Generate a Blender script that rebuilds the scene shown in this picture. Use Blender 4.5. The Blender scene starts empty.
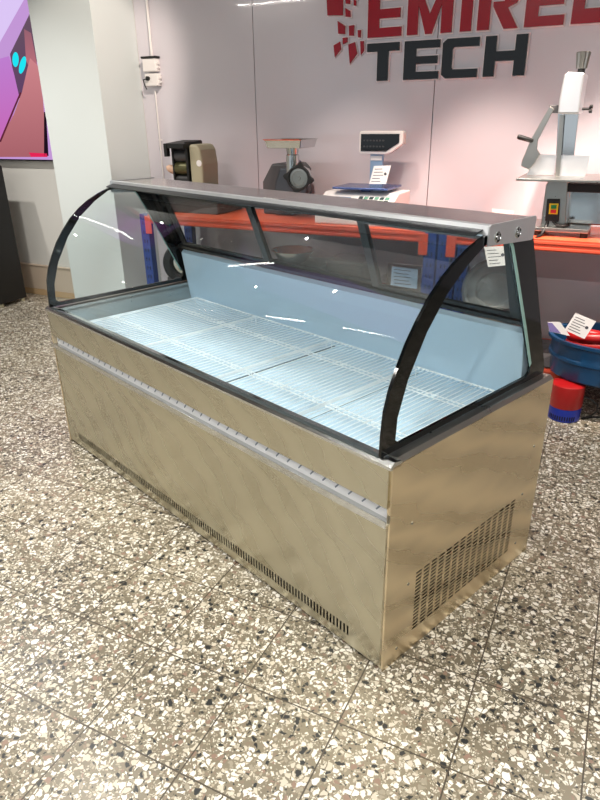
import bpy, bmesh, math, random
from mathutils import Vector, Matrix
random.seed(7)
C = bpy.context.scene.collection
S = bpy.context.scene
PI = math.pi
# ------------------------------------------------------------------ camera
CAM = Vector((0.3962353, -1.2857539, 1.4423288))
RT = Vector((0.8964470, 0.4429689, -0.0127003)); UP = Vector((-0.1699392, 0.3700958, 0.9133180)); FW = Vector((-0.4092718, 0.8165829, -0.4070491))
FPX = 633.808
cd = bpy.data.cameras.new('camera'); cam = bpy.data.objects.new('camera', cd); C.objects.link(cam)
cd.sensor_fit = 'VERTICAL'; cd.sensor_height = 24.0; cd.lens = FPX/800*24.0; cd.clip_start = 0.02
M4 = Matrix((RT, UP, -FW)).transposed().to_4x4(); M4.translation = CAM
cam.matrix_world = M4
S.camera = cam
# ------------------------------------------------------------------ colour management, world, lights
S.view_settings.view_transform = 'Standard'; S.view_settings.look = 'None'
S.view_settings.gamma = 1.0; S.view_settings.use_curve_mapping = False
S.view_settings.exposure = 0.06
W = bpy.data.worlds.new('daylight'); S.world = W; W.use_nodes = True
wb = W.node_tree.nodes['Background']; wb.inputs[0].default_value = (0.86, 0.93, 1.0, 1); wb.inputs[1].default_value = 0.75
def lamp(name, kind, loc, energy, color, size=(1, 1), aim=None, spread=None, spot=None):
    d = bpy.data.lights.new(name, kind); d.energy = energy; d.color = color
    if kind == 'AREA':
        d.shape = 'RECTANGLE'; d.size, d.size_y = size
        if spread: d.spread = math.radians(spread)
    if kind == 'SPOT':
        d.spot_size = math.radians(spot); d.spot_blend = 0.6; d.shadow_soft_size = size[0]
    o = bpy.data.objects.new(name, d); C.objects.link(o); o.location = loc
    if aim is not None:
        o.rotation_euler = (Vector(aim)-Vector(loc)).to_track_quat('-Z', 'Y').to_euler()
    return o
CEIL = 3.05
for x, y, e in [(-4.7, -2.75, 40), (-0.7, -2.75, 45), (1.6, -2.75, 30), (-1.7, -0.4, 32)]:
    lamp('tube_light', 'AREA', (x, y, CEIL-0.06), e, (1.0, 0.95, 0.88), (1.3, 0.07))
for x, y, e in [(-3.0, -1.4, 60), (-1.5, -1.3, 85), (0.3, -1.2, 95), (1.7, 0.2, 90), (-0.6, 0.5, 120), (-2.2, .6, 70), (-4.5, 1.2, 110), (-3.4, 1.2, 110), (0.9, 1.5, 90)]:
    lamp('ceiling_fill_spot', 'SPOT', (x, y, CEIL-0.06), e, (1.0, 0.96, 0.90), (0.035,), aim=(x, y, 0), spot=110)  # added unseen downlights that brighten the case and floor
for x, e in [(-2.2, 40), (-1.2, 110), (-0.35, 260), (0.35, 430), (1.1, 280)]:
    lamp('rack_spot', 'SPOT', (x, 1.35, CEIL-0.08), e, (1.0, 0.82, 0.70), (0.05,), aim=(x, 2.42, 0.87), spot=38)  # spots over the rack; pinkish tint and strength stand in for deck bounce
lamp('column_fill_spot', 'SPOT', (-1.3, 1.5, CEIL-0.08), 200, (1.0, 0.86, 0.74), (0.05,), aim=(-2.95, 2.42, 1.75), spot=34)  # added unseen warm spot to brighten the column's right face
# ------------------------------------------------------------------ helpers
def lin(c):
    return tuple(((v/255)/12.92 if v/255 <= 0.04045 else ((v/255+0.055)/1.055)**2.4) for v in c)
def P(u, w, y):
    d = FW + RT*((u-300)/FPX) - UP*((w-400)/FPX)
    return CAM + d*((y-CAM.y)/d.y)
def obj(name, bm, mats, parent=None, smooth=False, loc=None, bevel=0, solid=0):
    me = bpy.data.meshes.new(name); bmesh.ops.recalc_face_normals(bm, faces=bm.faces[:]) ; bm.to_mesh(me); bm.free()
    if not isinstance(mats, (list, tuple)): mats = [mats]
    for m in mats: me.materials.append(m)
    o = bpy.data.objects.new(name, me); C.objects.link(o)
    if parent is not None: o.parent = parent
    if loc: o.location = loc
    if smooth:
        for p in me.polygons: p.use_smooth = True
        try: me.set_sharp_from_angle(angle=math.radians(35))
        except Exception: pass
    if solid:
        s = o.modifiers.new('solid', 'SOLIDIFY'); s.thickness = solid; s.offset = 0
    if bevel:
        b = o.modifiers.new('bevel', 'BEVEL'); b.width = bevel; b.segments = 2; b.limit_method = 'ANGLE'; b.angle_limit = math.radians(40)
    return o
def NB(): return bmesh.new()
def box(bm, x0, x1, y0, y1, z0, z1, mi=0, M=None):
    vs = [bm.verts.new((M @ Vector(c)) if M else c) for c in ((x0,y0,z0),(x1,y0,z0),(x1,y1,z0),(x0,y1,z0),(x0,y0,z1),(x1,y0,z1),(x1,y1,z1),(x0,y1,z1))]
    for f in ((0,3,2,1),(4,5,6,7),(0,1,5,4),(1,2,6,5),(2,3,7,6),(3,0,4,7)):
        bm.faces.new([vs[i] for i in f]).material_index = mi
def tube(bm, pts, r, n=8, mi=0, cap=True, closed=False):
    pts = [Vector(p) for p in pts]; rings = []
    rr = r if isinstance(r, (list, tuple)) else [r]*len(pts)
    up = None
    for i, p in enumerate(pts):
        a = pts[i-1] if (i > 0 or closed) else p; b = pts[(i+1) % len(pts)] if (i < len(pts)-1 or closed) else p
        t = (b-a).normalized()
        if up is None:
            up = Vector((0, 0, 1)) if abs(t.z) < .9 else Vector((1, 0, 0))
        u = (up - t*up.dot(t)).normalized(); w = t.cross(u); up = u
        rings.append([bm.verts.new(p + (u*math.cos(2*PI*k/n) + w*math.sin(2*PI*k/n))*rr[i]) for k in range(n)])
    m = len(rings)
    for i in range(m if closed else m-1):
        a, b = rings[i], rings[(i+1) % m]
        for k in range(n): bm.faces.new((a[k], a[(k+1) % n], b[(k+1) % n], b[k])).material_index = mi
    if cap and not closed:
        bm.faces.new(rings[0]).material_index = mi; bm.faces.new(rings[-1][::-1]).material_index = mi
def lathe(bm, prof, n=32, M=None, mi=0, cap=True, sx=1, sy=1):
    rings = []
    for r, z in prof:
        rings.append([bm.verts.new((M or Matrix()) @ Vector((sx*r*math.cos(2*PI*k/n), sy*r*math.sin(2*PI*k/n), z))) for k in range(n)])
    for a, b in zip(rings, rings[1:]):
        for k in range(n): bm.faces.new((a[k], a[(k+1) % n], b[(k+1) % n], b[k])).material_index = mi
    if cap:
        bm.faces.new(rings[0][::-1]).material_index = mi; bm.faces.new(rings[-1]).material_index = mi
def axis(p, d):   # matrix putting local z along d at p
    return Matrix.Translation(Vector(p)) @ Vector(d).to_track_quat('Z', 'Y').to_matrix().to_4x4()
def cyl(bm, p, d, r, h, n=20, mi=0):
    lathe(bm, [(r, 0), (r, h)], n, axis(p, d), mi)
def prism(bm, pts, off, holes=(), mi=0):
    """flat polygon (3-D points, coplanar) with optional holes, pulled along the vector off"""
    off = Vector(off); edges = []; loops = [pts]+list(holes)
    lv = []
    for L in loops:
        vs = [bm.verts.new(p) for p in L]; lv.append(vs)
        for i in range(len(vs)): edges.append(bm.edges.new((vs[i], vs[(i+1) % len(vs)])))
    if not holes:
        fs = [bm.faces.new(lv[0])]
    else:
        r = bmesh.ops.triangle_fill(bm, use_beauty=True, use_dissolve=False, edges=edges)
        fs = [g for g in r['geom'] if isinstance(g, bmesh.types.BMFace)]
    mp = {}
    for vs in lv:
        for v in vs: mp[v] = bm.verts.new(v.co + off)
    for f in list(fs):
        f.material_index = mi
        bm.faces.new([mp[v] for v in reversed(f.verts)]).material_index = mi
    for vs in lv:
        for i in range(len(vs)):
            a, b = vs[i], vs[(i+1) % len(vs)]
            bm.faces.new((a, b, mp[b], mp[a])).material_index = mi
def thing(name, label, cat, loc=(0, 0, 0), rz=0, group=None):
    o = bpy.data.objects.new(name, None); C.objects.link(o); o.location = loc; o.rotation_euler = (0, 0, rz); o.empty_display_size = .1
    return tag(o, label, cat, group)
def tag(o, label, cat, group=None):
    o['label'] = label; o['category'] = cat
    if group: o['group'] = group
    return o
def struct(o): o['kind'] = 'structure'; return o
# ------------------------------------------------------------------ materials
def mat(name, col, rough=.5, metal=0, coat=0, emit=None, es=0, spec=None, alpha=None):
    m = bpy.data.materials.new(name); m.use_nodes = True; b = m.node_tree.nodes['Principled BSDF']
    b.inputs['Base Color'].default_value = (*lin(col), 1); b.inputs['Roughness'].default_value = rough; b.inputs['Metallic'].default_value = metal
    b.inputs['Coat Weight'].default_value = coat
    if spec is not None: b.inputs['Specular IOR Level'].default_value = spec
    if emit: b.inputs['Emission Color'].default_value = (*lin(emit), 1); b.inputs['Emission Strength'].default_value = es
    # light procedural variation so nothing is dead flat
    nt = m.node_tree; n = nt.nodes.new('ShaderNodeTexNoise'); n.inputs['Scale'].default_value = 14; n.inputs['Detail'].default_value = 4
    tc = nt.nodes.new('ShaderNodeTexCoord'); nt.links.new(tc.outputs['Object'], n.inputs['Vector'])
    mr = nt.nodes.new('ShaderNodeMapRange'); mr.inputs['To Min'].default_value = max(0, rough-.04); mr.inputs['To Max'].default_value = min(1, rough+.06)
    nt.links.new(n.outputs['Fac'], mr.inputs['Value']); nt.links.new(mr.outputs['Result'], b.inputs['Roughness'])
    return m
def glassmat(name, tint, ior=1.33, rough=.0, haze=0.0, hazecol=(255, 255, 255), top=.5):
    m = bpy.data.materials.new(name); m.use_nodes = True; nt = m.node_tree; nt.nodes.clear()
    out = nt.nodes.new('ShaderNodeOutputMaterial'); tr = nt.nodes.new('ShaderNodeBsdfTransparent'); gl = nt.nodes.new('ShaderNodeBsdfGlossy')
    lw = nt.nodes.new('ShaderNodeLayerWeight'); lw.inputs['Blend'].default_value = .5
    pw = nt.nodes.new('ShaderNodeMath'); pw.operation = 'POWER'; pw.inputs[1].default_value = 5.5; nt.links.new(lw.outputs['Facing'], pw.inputs[0])
    fr = nt.nodes.new('ShaderNodeMapRange'); f0 = ((ior-1)/(ior+1))**2; fr.inputs['To Min'].default_value = f0; fr.inputs['To Max'].default_value = top; nt.links.new(pw.outputs[0], fr.inputs['Value'])
    tr.inputs['Color'].default_value = (*lin(tint), 1); gl.inputs['Roughness'].default_value = rough
    mx = nt.nodes.new('ShaderNodeMixShader'); nt.links.new(fr.outputs[0], mx.inputs[0]); nt.links.new(tr.outputs[0], mx.inputs[1]); nt.links.new(gl.outputs[0], mx.inputs[2])
    last = mx
    if haze > 0:
        df = nt.nodes.new('ShaderNodeBsdfDiffuse'); df.inputs['Color'].default_value = (*lin(hazecol), 1)
        m2 = nt.nodes.new('ShaderNodeMixShader'); m2.inputs[0].default_value = haze
        nt.links.new(mx.outputs[0], m2.inputs[1]); nt.links.new(df.outputs[0], m2.inputs[2]); last = m2
    nt.links.new(last.outputs[0], out.inputs['Surface'])
    return m
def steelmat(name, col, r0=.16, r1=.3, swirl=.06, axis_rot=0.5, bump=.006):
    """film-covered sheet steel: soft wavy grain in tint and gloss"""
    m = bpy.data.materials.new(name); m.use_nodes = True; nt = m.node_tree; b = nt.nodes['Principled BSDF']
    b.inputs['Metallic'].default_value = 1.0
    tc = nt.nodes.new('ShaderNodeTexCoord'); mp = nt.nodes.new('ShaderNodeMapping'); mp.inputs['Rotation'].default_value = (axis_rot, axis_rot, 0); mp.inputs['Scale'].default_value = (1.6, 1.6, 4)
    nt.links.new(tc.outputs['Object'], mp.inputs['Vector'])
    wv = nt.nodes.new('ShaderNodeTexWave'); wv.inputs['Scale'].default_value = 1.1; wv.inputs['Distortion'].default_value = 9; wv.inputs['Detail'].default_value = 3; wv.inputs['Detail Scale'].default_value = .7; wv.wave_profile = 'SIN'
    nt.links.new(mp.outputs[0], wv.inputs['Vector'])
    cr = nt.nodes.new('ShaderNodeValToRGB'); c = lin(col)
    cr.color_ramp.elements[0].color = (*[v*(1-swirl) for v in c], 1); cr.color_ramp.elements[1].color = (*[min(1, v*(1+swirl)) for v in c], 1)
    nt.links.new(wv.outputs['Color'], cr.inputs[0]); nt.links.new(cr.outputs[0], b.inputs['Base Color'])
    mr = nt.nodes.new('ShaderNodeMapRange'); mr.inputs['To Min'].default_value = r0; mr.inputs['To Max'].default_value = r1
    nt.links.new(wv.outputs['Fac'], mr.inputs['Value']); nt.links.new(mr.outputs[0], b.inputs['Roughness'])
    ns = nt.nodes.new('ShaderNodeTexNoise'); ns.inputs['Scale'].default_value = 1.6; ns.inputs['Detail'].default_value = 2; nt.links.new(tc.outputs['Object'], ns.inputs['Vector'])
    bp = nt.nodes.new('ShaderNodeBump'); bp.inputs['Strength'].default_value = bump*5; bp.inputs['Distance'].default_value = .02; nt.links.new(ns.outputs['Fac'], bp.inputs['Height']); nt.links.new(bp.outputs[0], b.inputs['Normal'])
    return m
def terrazzo():
    m = bpy.data.materials.new('terrazzo'); m.use_nodes = True; nt = m.node_tree; b = nt.nodes['Principled BSDF']; L = nt.links.new
    N = nt.nodes.new
    tc = N('ShaderNodeTexCoord'); ns = N('ShaderNodeTexNoise'); ns.inputs['Scale'].default_value = 38; ns.inputs['Detail'].default_value = 2
    L(tc.outputs['Object'], ns.inputs['Vector'])
    va = N('ShaderNodeVectorMath'); va.operation = 'SCALE'; va.inputs['Scale'].default_value = .022; L(ns.outputs['Color'], va.inputs[0])
    vb = N('ShaderNodeVectorMath'); vb.operation = 'ADD'; L(tc.outputs['Object'], vb.inputs[0]); L(va.outputs[0], vb.inputs[1])
    big = N('ShaderNodeTexNoise'); big.inputs['Scale'].default_value = 1.4; big.inputs['Detail'].default_value = 3; L(tc.outputs['Object'], big.inputs['Vector'])
    base = N('ShaderNodeValToRGB'); base.color_ramp.elements[0].position = .35; base.color_ramp.elements[1].position = .7
    base.color_ramp.elements[0].color = (*lin((98, 91, 76)), 1); base.color_ramp.elements[1].color = (*lin((138, 129, 108)), 1); L(big.outputs['Fac'], base.inputs[0])
    cur = base.outputs[0]
    def layer(cur, scale, presence, t0, t1, stops):
        f1 = N('ShaderNodeTexVoronoi'); f1.inputs['Scale'].default_value = scale; f1.inputs['Randomness'].default_value = 1
        fe = N('ShaderNodeTexVoronoi'); fe.feature = 'DISTANCE_TO_EDGE'; fe.inputs['Scale'].default_value = scale; fe.inputs['Randomness'].default_value = 1
        L(vb.outputs[0], f1.inputs['Vector']); L(vb.outputs[0], fe.inputs['Vector'])
        sp = N('ShaderNodeSeparateColor'); L(f1.outputs['Color'], sp.inputs[0])
        th = N('ShaderNodeMapRange'); th.inputs['To Min'].default_value = t0; th.inputs['To Max'].default_value = t1; L(sp.outputs[2], th.inputs['Value'])
        gt = N('ShaderNodeMath'); gt.operation = 'GREATER_THAN'; L(fe.outputs['Distance'], gt.inputs[0]); L(th.outputs[0], gt.inputs[1])
        pr = N('ShaderNodeMath'); pr.operation = 'LESS_THAN'; pr.inputs[1].default_value = presence; L(sp.outputs[1], pr.inputs[0])
        mu = N('ShaderNodeMath'); mu.operation = 'MULTIPLY'; L(gt.outputs[0], mu.inputs[0]); L(pr.outputs[0], mu.inputs[1])
        cr = N('ShaderNodeValToRGB'); cr.color_ramp.interpolation = 'CONSTANT'
        e = cr.color_ramp.elements; e[0].position = 0; e[0].color = (*lin(stops[0][1]), 1); e[1].position = stops[1][0]; e[1].color = (*lin(stops[1][1]), 1)
        for p, c in stops[2:]:
            k = e.new(p); k.color = (*lin(c), 1)
        L(sp.outputs[0], cr.inputs[0])
        mx = N('ShaderNodeMix'); mx.data_type = 'RGBA'; L(mu.outputs[0], mx.inputs['Factor']); L(cur, mx.inputs['A']); L(cr.outputs[0], mx.inputs['B'])
        return mx.outputs['Result']
    cur = layer(cur, 135, .75, .05, .25, [(0, (188, 180, 162)), (.30, (222, 216, 200)), (.56, (54, 54, 50)), (.70, (132, 116, 98)), (.84, (164, 154, 134))])
    cur = layer(cur, 62, .66, .04, .26, [(0, (224, 219, 205)), (.28, (196, 188, 170)), (.48, (232, 228, 218)), (.70, (36, 38, 38)), (.83, (138, 114, 98)), (.90, (150, 142, 124))])
    # grout lines
    sx = N('ShaderNodeSeparateXYZ'); L(tc.outputs['Object'], sx.inputs[0])
    masks = []
    for k, off, pitch in ((0, -.05, .2915), (1, -.206, .2935)):
        s = N('ShaderNodeMath'); s.operation = 'SUBTRACT'; s.inputs[1].default_value = off - 50*pitch; L(sx.outputs[k], s.inputs[0])
        md = N('ShaderNodeMath'); md.operation = 'MODULO'; md.inputs[1].default_value = pitch; L(s.outputs[0], md.inputs[0])
        lt = N('ShaderNodeMath'); lt.operation = 'LESS_THAN'; lt.inputs[1].default_value = .0042; L(md.outputs[0], lt.inputs[0]); masks.append(lt)
    mxm = N('ShaderNodeMath'); mxm.operation = 'MAXIMUM'; L(masks[0].outputs[0], mxm.inputs[0]); L(masks[1].outputs[0], mxm.inputs[1])
    g = N('ShaderNodeMix'); g.data_type = 'RGBA'; L(mxm.outputs[0], g.inputs['Factor']); L(cur, g.inputs['A']); g.inputs['B'].default_value = (*lin((70, 62, 50)), 1)
    L(g.outputs['Result'], b.inputs['Base Color']); b.inputs['Roughness'].default_value = .3
    return m
M = dict(
    floor=terrazzo(),
    wall=mat('wall_gloss_panel', (214, 209, 216), .16, 0, .35),
    seam=mat('seam_dark', (96, 90, 92), .6),
    plain=mat('wall_paint', (214, 212, 206), .6),
    ceil=mat('ceiling_paint', (110, 108, 106), .8),
    lowwall=mat('lower_wall', (200, 182, 162), .5), skirting=mat('skirting', (190, 160, 120), .6),
    pilf=mat('column_paint', (212, 220, 220), .5),
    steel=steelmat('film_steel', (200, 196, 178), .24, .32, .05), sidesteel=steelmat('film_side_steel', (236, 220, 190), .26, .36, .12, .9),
    bright=mat('polished_steel', (205, 208, 208), .12, 1), brushed=mat('brushed_steel', (180, 178, 172), .28, 1),
    top=mat('smoked_top', (168, 160, 160), .16, .9),
    black=mat('black_gloss', (4, 7, 9), .05, 0, 0, spec=.5), blackmatte=mat('black_matte', (16, 17, 18), .5), dark=mat('dark_void', (10, 10, 10), .9),
    frame=mat('dark_aluminium', (16, 22, 25), .3, 0), framelight=mat('grey_aluminium', (92, 100, 102), .35, .6),
    liner=mat('cool_tint_liner', (190, 214, 230), .3), wire=mat('white_coated_wire', (240, 246, 248), .3), joint=mat('tray_joint', (70, 84, 94), .5),  # liner: cool light inside the case put into its colour as blue
    film=mat('blue_white_film', (232, 232, 234), .35), filmmark=mat('film_mark', (120, 128, 140), .5),
    glass=glassmat('clear_glass', (252, 254, 254), 1.25, top=.25), rearglass=glassmat('rear_glass', (228, 232, 232), 1.33), edge=mat('glass_edge', (150, 190, 182), .2, 0, .4),
    orange=mat('orange_beam', (208, 82, 56), .4), deck=mat('orange_deck', (244, 104, 66), .35), blue=mat('blue_post', (34, 62, 132), .45),
    hole=mat('post_hole', (10, 14, 30), .8),
    red=mat('letter_red', (160, 8, 34), .2, 0, 0, spec=.3), ink=mat('letter_black', (6, 9, 11), .12, 0, 0, spec=.4), halo=mat('letter_backing', (244, 232, 234), .3),
    beige=mat('beige_enamel', (170, 164, 138), .45), grey=mat('grey_enamel', (84, 84, 86), .4, .4), cast=mat('cast_metal', (90, 94, 100), .3, .8),
    olive=mat('olive_metal', (92, 90, 60), .35, .5), pink=mat('peach_handle', (214, 176, 150), .5), bluek=mat('blue_knob', (40, 60, 140), .4),
    white=mat('white_plastic', (236, 232, 230), .35), paper=mat('paper', (238, 236, 236), .7), text=mat('print', (70, 72, 82), .7),
    palebl=mat('pale_blue_metal', (150, 178, 206), .35, .3), silver=mat('bright_plate', (214, 218, 222), .3, .75), platter=mat('blue_platter', (84, 100, 150), .22, .6), keypad=mat('keys', (44, 62, 66), .5), keyg=mat('key_green', (96, 150, 130), .5),
    tv=mat('tv_bezel', (14, 12, 20), .3),
    green=mat('button_green', (20, 120, 60), .4), yellow=mat('switch_yellow', (222, 190, 30), .4), redb=mat('button_red', (190, 30, 30), .4),
    tub=mat('blue_tub', (16, 62, 100), .35), pumpred=mat('pump_red', (168, 20, 22), .35), pumpblue=mat('pump_blue', (20, 44, 150), .35),
    wrap=glassmat('plastic_wrap', (225, 228, 228), 1.45, .12, .30, (200, 205, 205)), acrylic=glassmat('acrylic', (235, 238, 240), 1.5, .05, .05),
    lilac=mat('lilac_print', (130, 118, 176), .6),
)
def emis(name, col, s=1.0):
    m = bpy.data.materials.new(name); m.use_nodes = True; nt = m.node_tree; nt.nodes.clear(); o = nt.nodes.new('ShaderNodeOutputMaterial'); e = nt.nodes.new('ShaderNodeEmission')
    e.inputs[0].default_value = (*lin(col), 1); e.inputs[1].default_value = s; nt.links.new(e.outputs[0], o.inputs[0]); return m
# ------------------------------------------------------------------ the room
WY = 2.76
bm = NB(); box(bm, -6.2, 4.2, -6.0, 3.0, -.1, 0); struct(obj('floor', bm, M['floor']))
bm = NB(); box(bm, -6.2, 4.2, -6.0, 3.0, CEIL, CEIL+.1); struct(obj('ceiling', bm, M['ceil']))
bm = NB()
xs = [-2.870, -1.930, -.725, .480, 1.685, 2.89, 4.1]
for a, b_ in zip(xs, xs[1:]): box(bm, a+.0025, b_-.0025, WY, WY+.03, .0, CEIL)
box(bm, -2.87, 4.1, WY+.03, WY+.12, 0, CEIL, 1)
struct(obj('wall_back', bm, [M['wall'], M['seam']]))
bm = NB(); box(bm, -6.1, -2.87, WY, WY+.12, 0, CEIL)
struct(obj('wall_corner', bm, M['plain']))
bm = NB(); box(bm, -6.2, -6.1, -6, WY+.12, 0, CEIL); struct(obj('wall_left', bm, M['plain']))
bm = NB(); box(bm, 4.1, 4.2, -6, WY+.12, 0, CEIL); struct(obj('wall_right', bm, M['plain']))
bm = NB(); box(bm, -3.405, -2.872, 2.335, WY, 0, CEIL); struct(obj('trim_1', bm, M['pilf']))       # the square column
bm = NB(); box(bm, -6.09, -3.41, WY-.02, WY, .05, .262); box(bm, -6.09, -3.41, WY-.03, WY, .262, .275); struct(obj('baseboard_back', bm, M['lowwall'], bevel=.004))
bm = NB(); box(bm, -6.09, -3.41, WY-.026, WY-.0005, 0, .05); struct(obj('trim_2', bm, M['skirting']))
# ------------------------------------------------------------------ display case
PHI = 0.35767643
case = thing('display_case', 'long stainless steel refrigerated display counter with curved glass front and wire shelves inside', 'display case', (0, 0, 0), -PHI)
L = 2.0; D = .806; H = .668
def grid_panel(us, vs, hole, fn):
    """sheet of quads over breakpoints us, vs leaving real openings where hole(i, j)"""
    bm = NB(); V = {}
    def g(i, j):
        if (i, j) not in V: V[(i, j)] = bm.verts.new(fn(us[i], vs[j]))
        return V[(i, j)]
    for i in range(len(us)-1):
        for j in range(len(vs)-1):
            if not hole(i, j): bm.faces.new((g(i, j), g(i+1, j), g(i+1, j+1), g(i, j+1)))
    return bm
us = [-1.985, -1.885]; n = 126; p = (1.885-.125)/n
for k in range(n): us += [-1.885+(k+.5)*p, -1.885+(k+1)*p]
us += [-.006]
bm = grid_panel(us, [.012, .045, .080, .500], lambda i, j: j == 1 and i >= 1 and i % 2 == 1 and i < 2*n+1, lambda u, v: (u, .002, v))
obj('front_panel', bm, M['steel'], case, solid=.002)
bm = NB(); box(bm, -1.99, -.004, -.012, .030, .500, .504); box(bm, -1.99, -.004, -.014, -.011, .494, .516)
obj('handle_lip', bm, M['bright'], case, bevel=.001)
bm = NB(); box(bm, -1.985, -.006, .016, .020, .504, .552)
for k in range(40):
    x = -1.96 + k*.049; q = Matrix.Translation((x, .0158, .528)) @ Matrix.Rotation(.7, 4, 'Y'); box(bm, -.0022, .0022, -.0006, .0006, -.016, .016, 1, q)
obj('protective_film', bm, [M['film'], M['filmmark']], case)
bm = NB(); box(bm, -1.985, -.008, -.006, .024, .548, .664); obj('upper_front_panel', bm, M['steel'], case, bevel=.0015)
# side sheets: the near one has rows of slots cut through
ys = [0, .131]; cols = 15; cp = (.675-.131)/cols
for k in range(cols): ys += [.131+k*cp+cp*.72, .131+(k+1)*cp]
ys[-1] = .675; ys += [D]
zs = [.002, .072]; rows = 17; rp = (.285-.072)/rows
for k in range(rows): zs += [.072+k*rp+rp*.56, .072+(k+1)*rp]
zs += [H]
bm = grid_panel(ys, zs, lambda i, j: 1 <= i <= 2*cols-1+1 and i % 2 == 1 and 1 <= j <= 2*rows and j % 2 == 1 and i < 2*cols+1, lambda u, v: (-.001, u, v))
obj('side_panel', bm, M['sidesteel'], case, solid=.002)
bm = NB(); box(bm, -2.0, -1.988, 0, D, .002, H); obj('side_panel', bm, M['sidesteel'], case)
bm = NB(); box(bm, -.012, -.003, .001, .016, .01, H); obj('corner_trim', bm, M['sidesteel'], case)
bm = NB(); box(bm, -1.986, -.012, .03, D-.02, .003, .45); obj('machine_compartment', bm, M['dark'], case)
bm = NB(); box(bm, -1.988, -.003, D-.012, D, .002, H); obj('back_panel', bm, M['brushed'], case)
for y, z in ((.093, .464), (.095, .261), (.707, .28), (.71, .079), (.06, .05), (.74, .45)):
    bm = NB(); cyl(bm, (.0, y, z), (1, 0, 0), .0045, .002, 12); box(bm, .0018, .0024, y-.003, y+.003, z-.0006, z+.0006, 1); obj('screw', bm, [M['brushed'], M['dark']], case)
# deck rim
bm = NB()
prism(bm, [(-2.0, y, z) for y, z in ((-.008, .662), (-.008, .670), (.006, .680), (.034, .676), (.034, .662))], (2.0, 0, 0))
obj('front_rim', bm, M['bright'], case); bm = NB()
prism(bm, [(x, .03, z) for x, z in ((-.002, .662), (-.002, .670), (-.012, .680), (-.07, .676), (-.07, .655))], (0, D-.03, 0))
obj('deck_rim', bm, M['brushed'], case); bm = NB()
prism(bm, [(x, .03, z) for x, z in ((-1.998, .662), (-1.998, .670), (-1.988, .680), (-1.93, .676), (-1.93, .655))], (0, D-.03, 0))
obj('deck_rim', bm, M['brushed'], case)
# well: steel ends, pale liner floor and rear upstand
bm = NB(); box(bm, -1.934, -1.93, .036, .73, .590, .664); box(bm, -.07, -.066, .036, .73, .590, .664); box(bm, -1.93, -.07, .034, .038, .590, .664)
obj('well_side', bm, M['brushed'], case)
bm = NB(); box(bm, -1.93, -.07, .038, .73, .585, .592)
for x in (-1.345, -.868, -.450): box(bm, x-.003, x+.003, .04, .70, .592, .5935, 1)
obj('well_floor', bm, [M['liner'], M['joint']], case)
bm = NB(); prism(bm, [(-1.93, y, z) for y, z in ((.725, .592), (.690, .832), (.706, .846), (.800, .680), (.800, .60), (.76, .592))], (1.868, 0, 0))
obj('rear_upstand', bm, M['liner'], case, bevel=.002)
# curved front glass profile (y, z)
prof = [(-.006, .682), (-.004, .74), (.002, .80), (.018, .853), (.042, .902), (.072, .955), (.108, .1003*10), (.150, 1.050), (.198, 1.090), (.245, 1.120), (.300, 1.146), (.345, 1.162), (.385, 1.172)]
prof = [(.004+a, b) for a, b in prof]
bm = NB()
for k in range(len(prof)-1):
    (a, b), (c, d) = prof[k], prof[k+1]
    pass
rows_ = [[bm.verts.new((x, a, b)) for a, b in prof] for x in (-1.952, -.048)]
for k in range(len(prof)-1): bm.faces.new((rows_[0][k], rows_[1][k], rows_[1][k+1], rows_[0][k+1]))
obj('front_glass', bm, M['glass'], case, smooth=True, solid=.005)
bm = NB(); box(bm, -1.955, -.045, .000, .012, .676, .681); obj('glass_seal', bm, M['framelight'], case)
inner = [(.050, .712), (.054, .771), (.087, .862), (.150, .966), (.220, 1.045), (.300, 1.105), (.370, 1.143), (.440, 1.150), (.488, 1.143), (.505, 1.120), (.545, 1.045), (.640, .860), (.708, .730), (.708, .708), (.690, .698), (.066, .698)]
outer = prof + [(.60, 1.172), (.806, .700), (.806, .681)]
def rnd(pts, r=0): return pts
inner_r = inner
inner_l = [(y-.018, z+.010) if k < 8 else (y, z) for k, (y, z) in enumerate(inner)]; inner_l[0] = (.030, .712); inner_l[-1] = (.046, .698)
for x0, s in ((-.036, 1), (-1.964, -1)):
    inner = inner_r if s == 1 else inner_l
    sg = obj('side_glass', (lambda b: (prism(b, [(x0-.004*s, y, z) for y, z in inner], (-.003*s, 0, 0)), b)[1])(NB()), M['glass'], case)
    bm = NB(); prism(bm, [(x0, y, z) for y, z in outer], (-.009*s, 0, 0), holes=[[(x0, y, z) for y, z in inner]])
    obj('glass_border', bm, M['black'], case)
    bm = NB(); e1 = [(.480, 1.146), (.502, 1.118), (.543, 1.040), (.638, .855), (.700, .730)]; e2 = [(.492, 1.148), (.512, 1.122), (.553, 1.045), (.648, .862), (.708, .738)]
    prism(bm, [(x0+.0005*s, y, z) for y, z in e1+e2[::-1]], (.002*s, 0, 0)); obj('glass_edge', bm, M['edge'], case)
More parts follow.
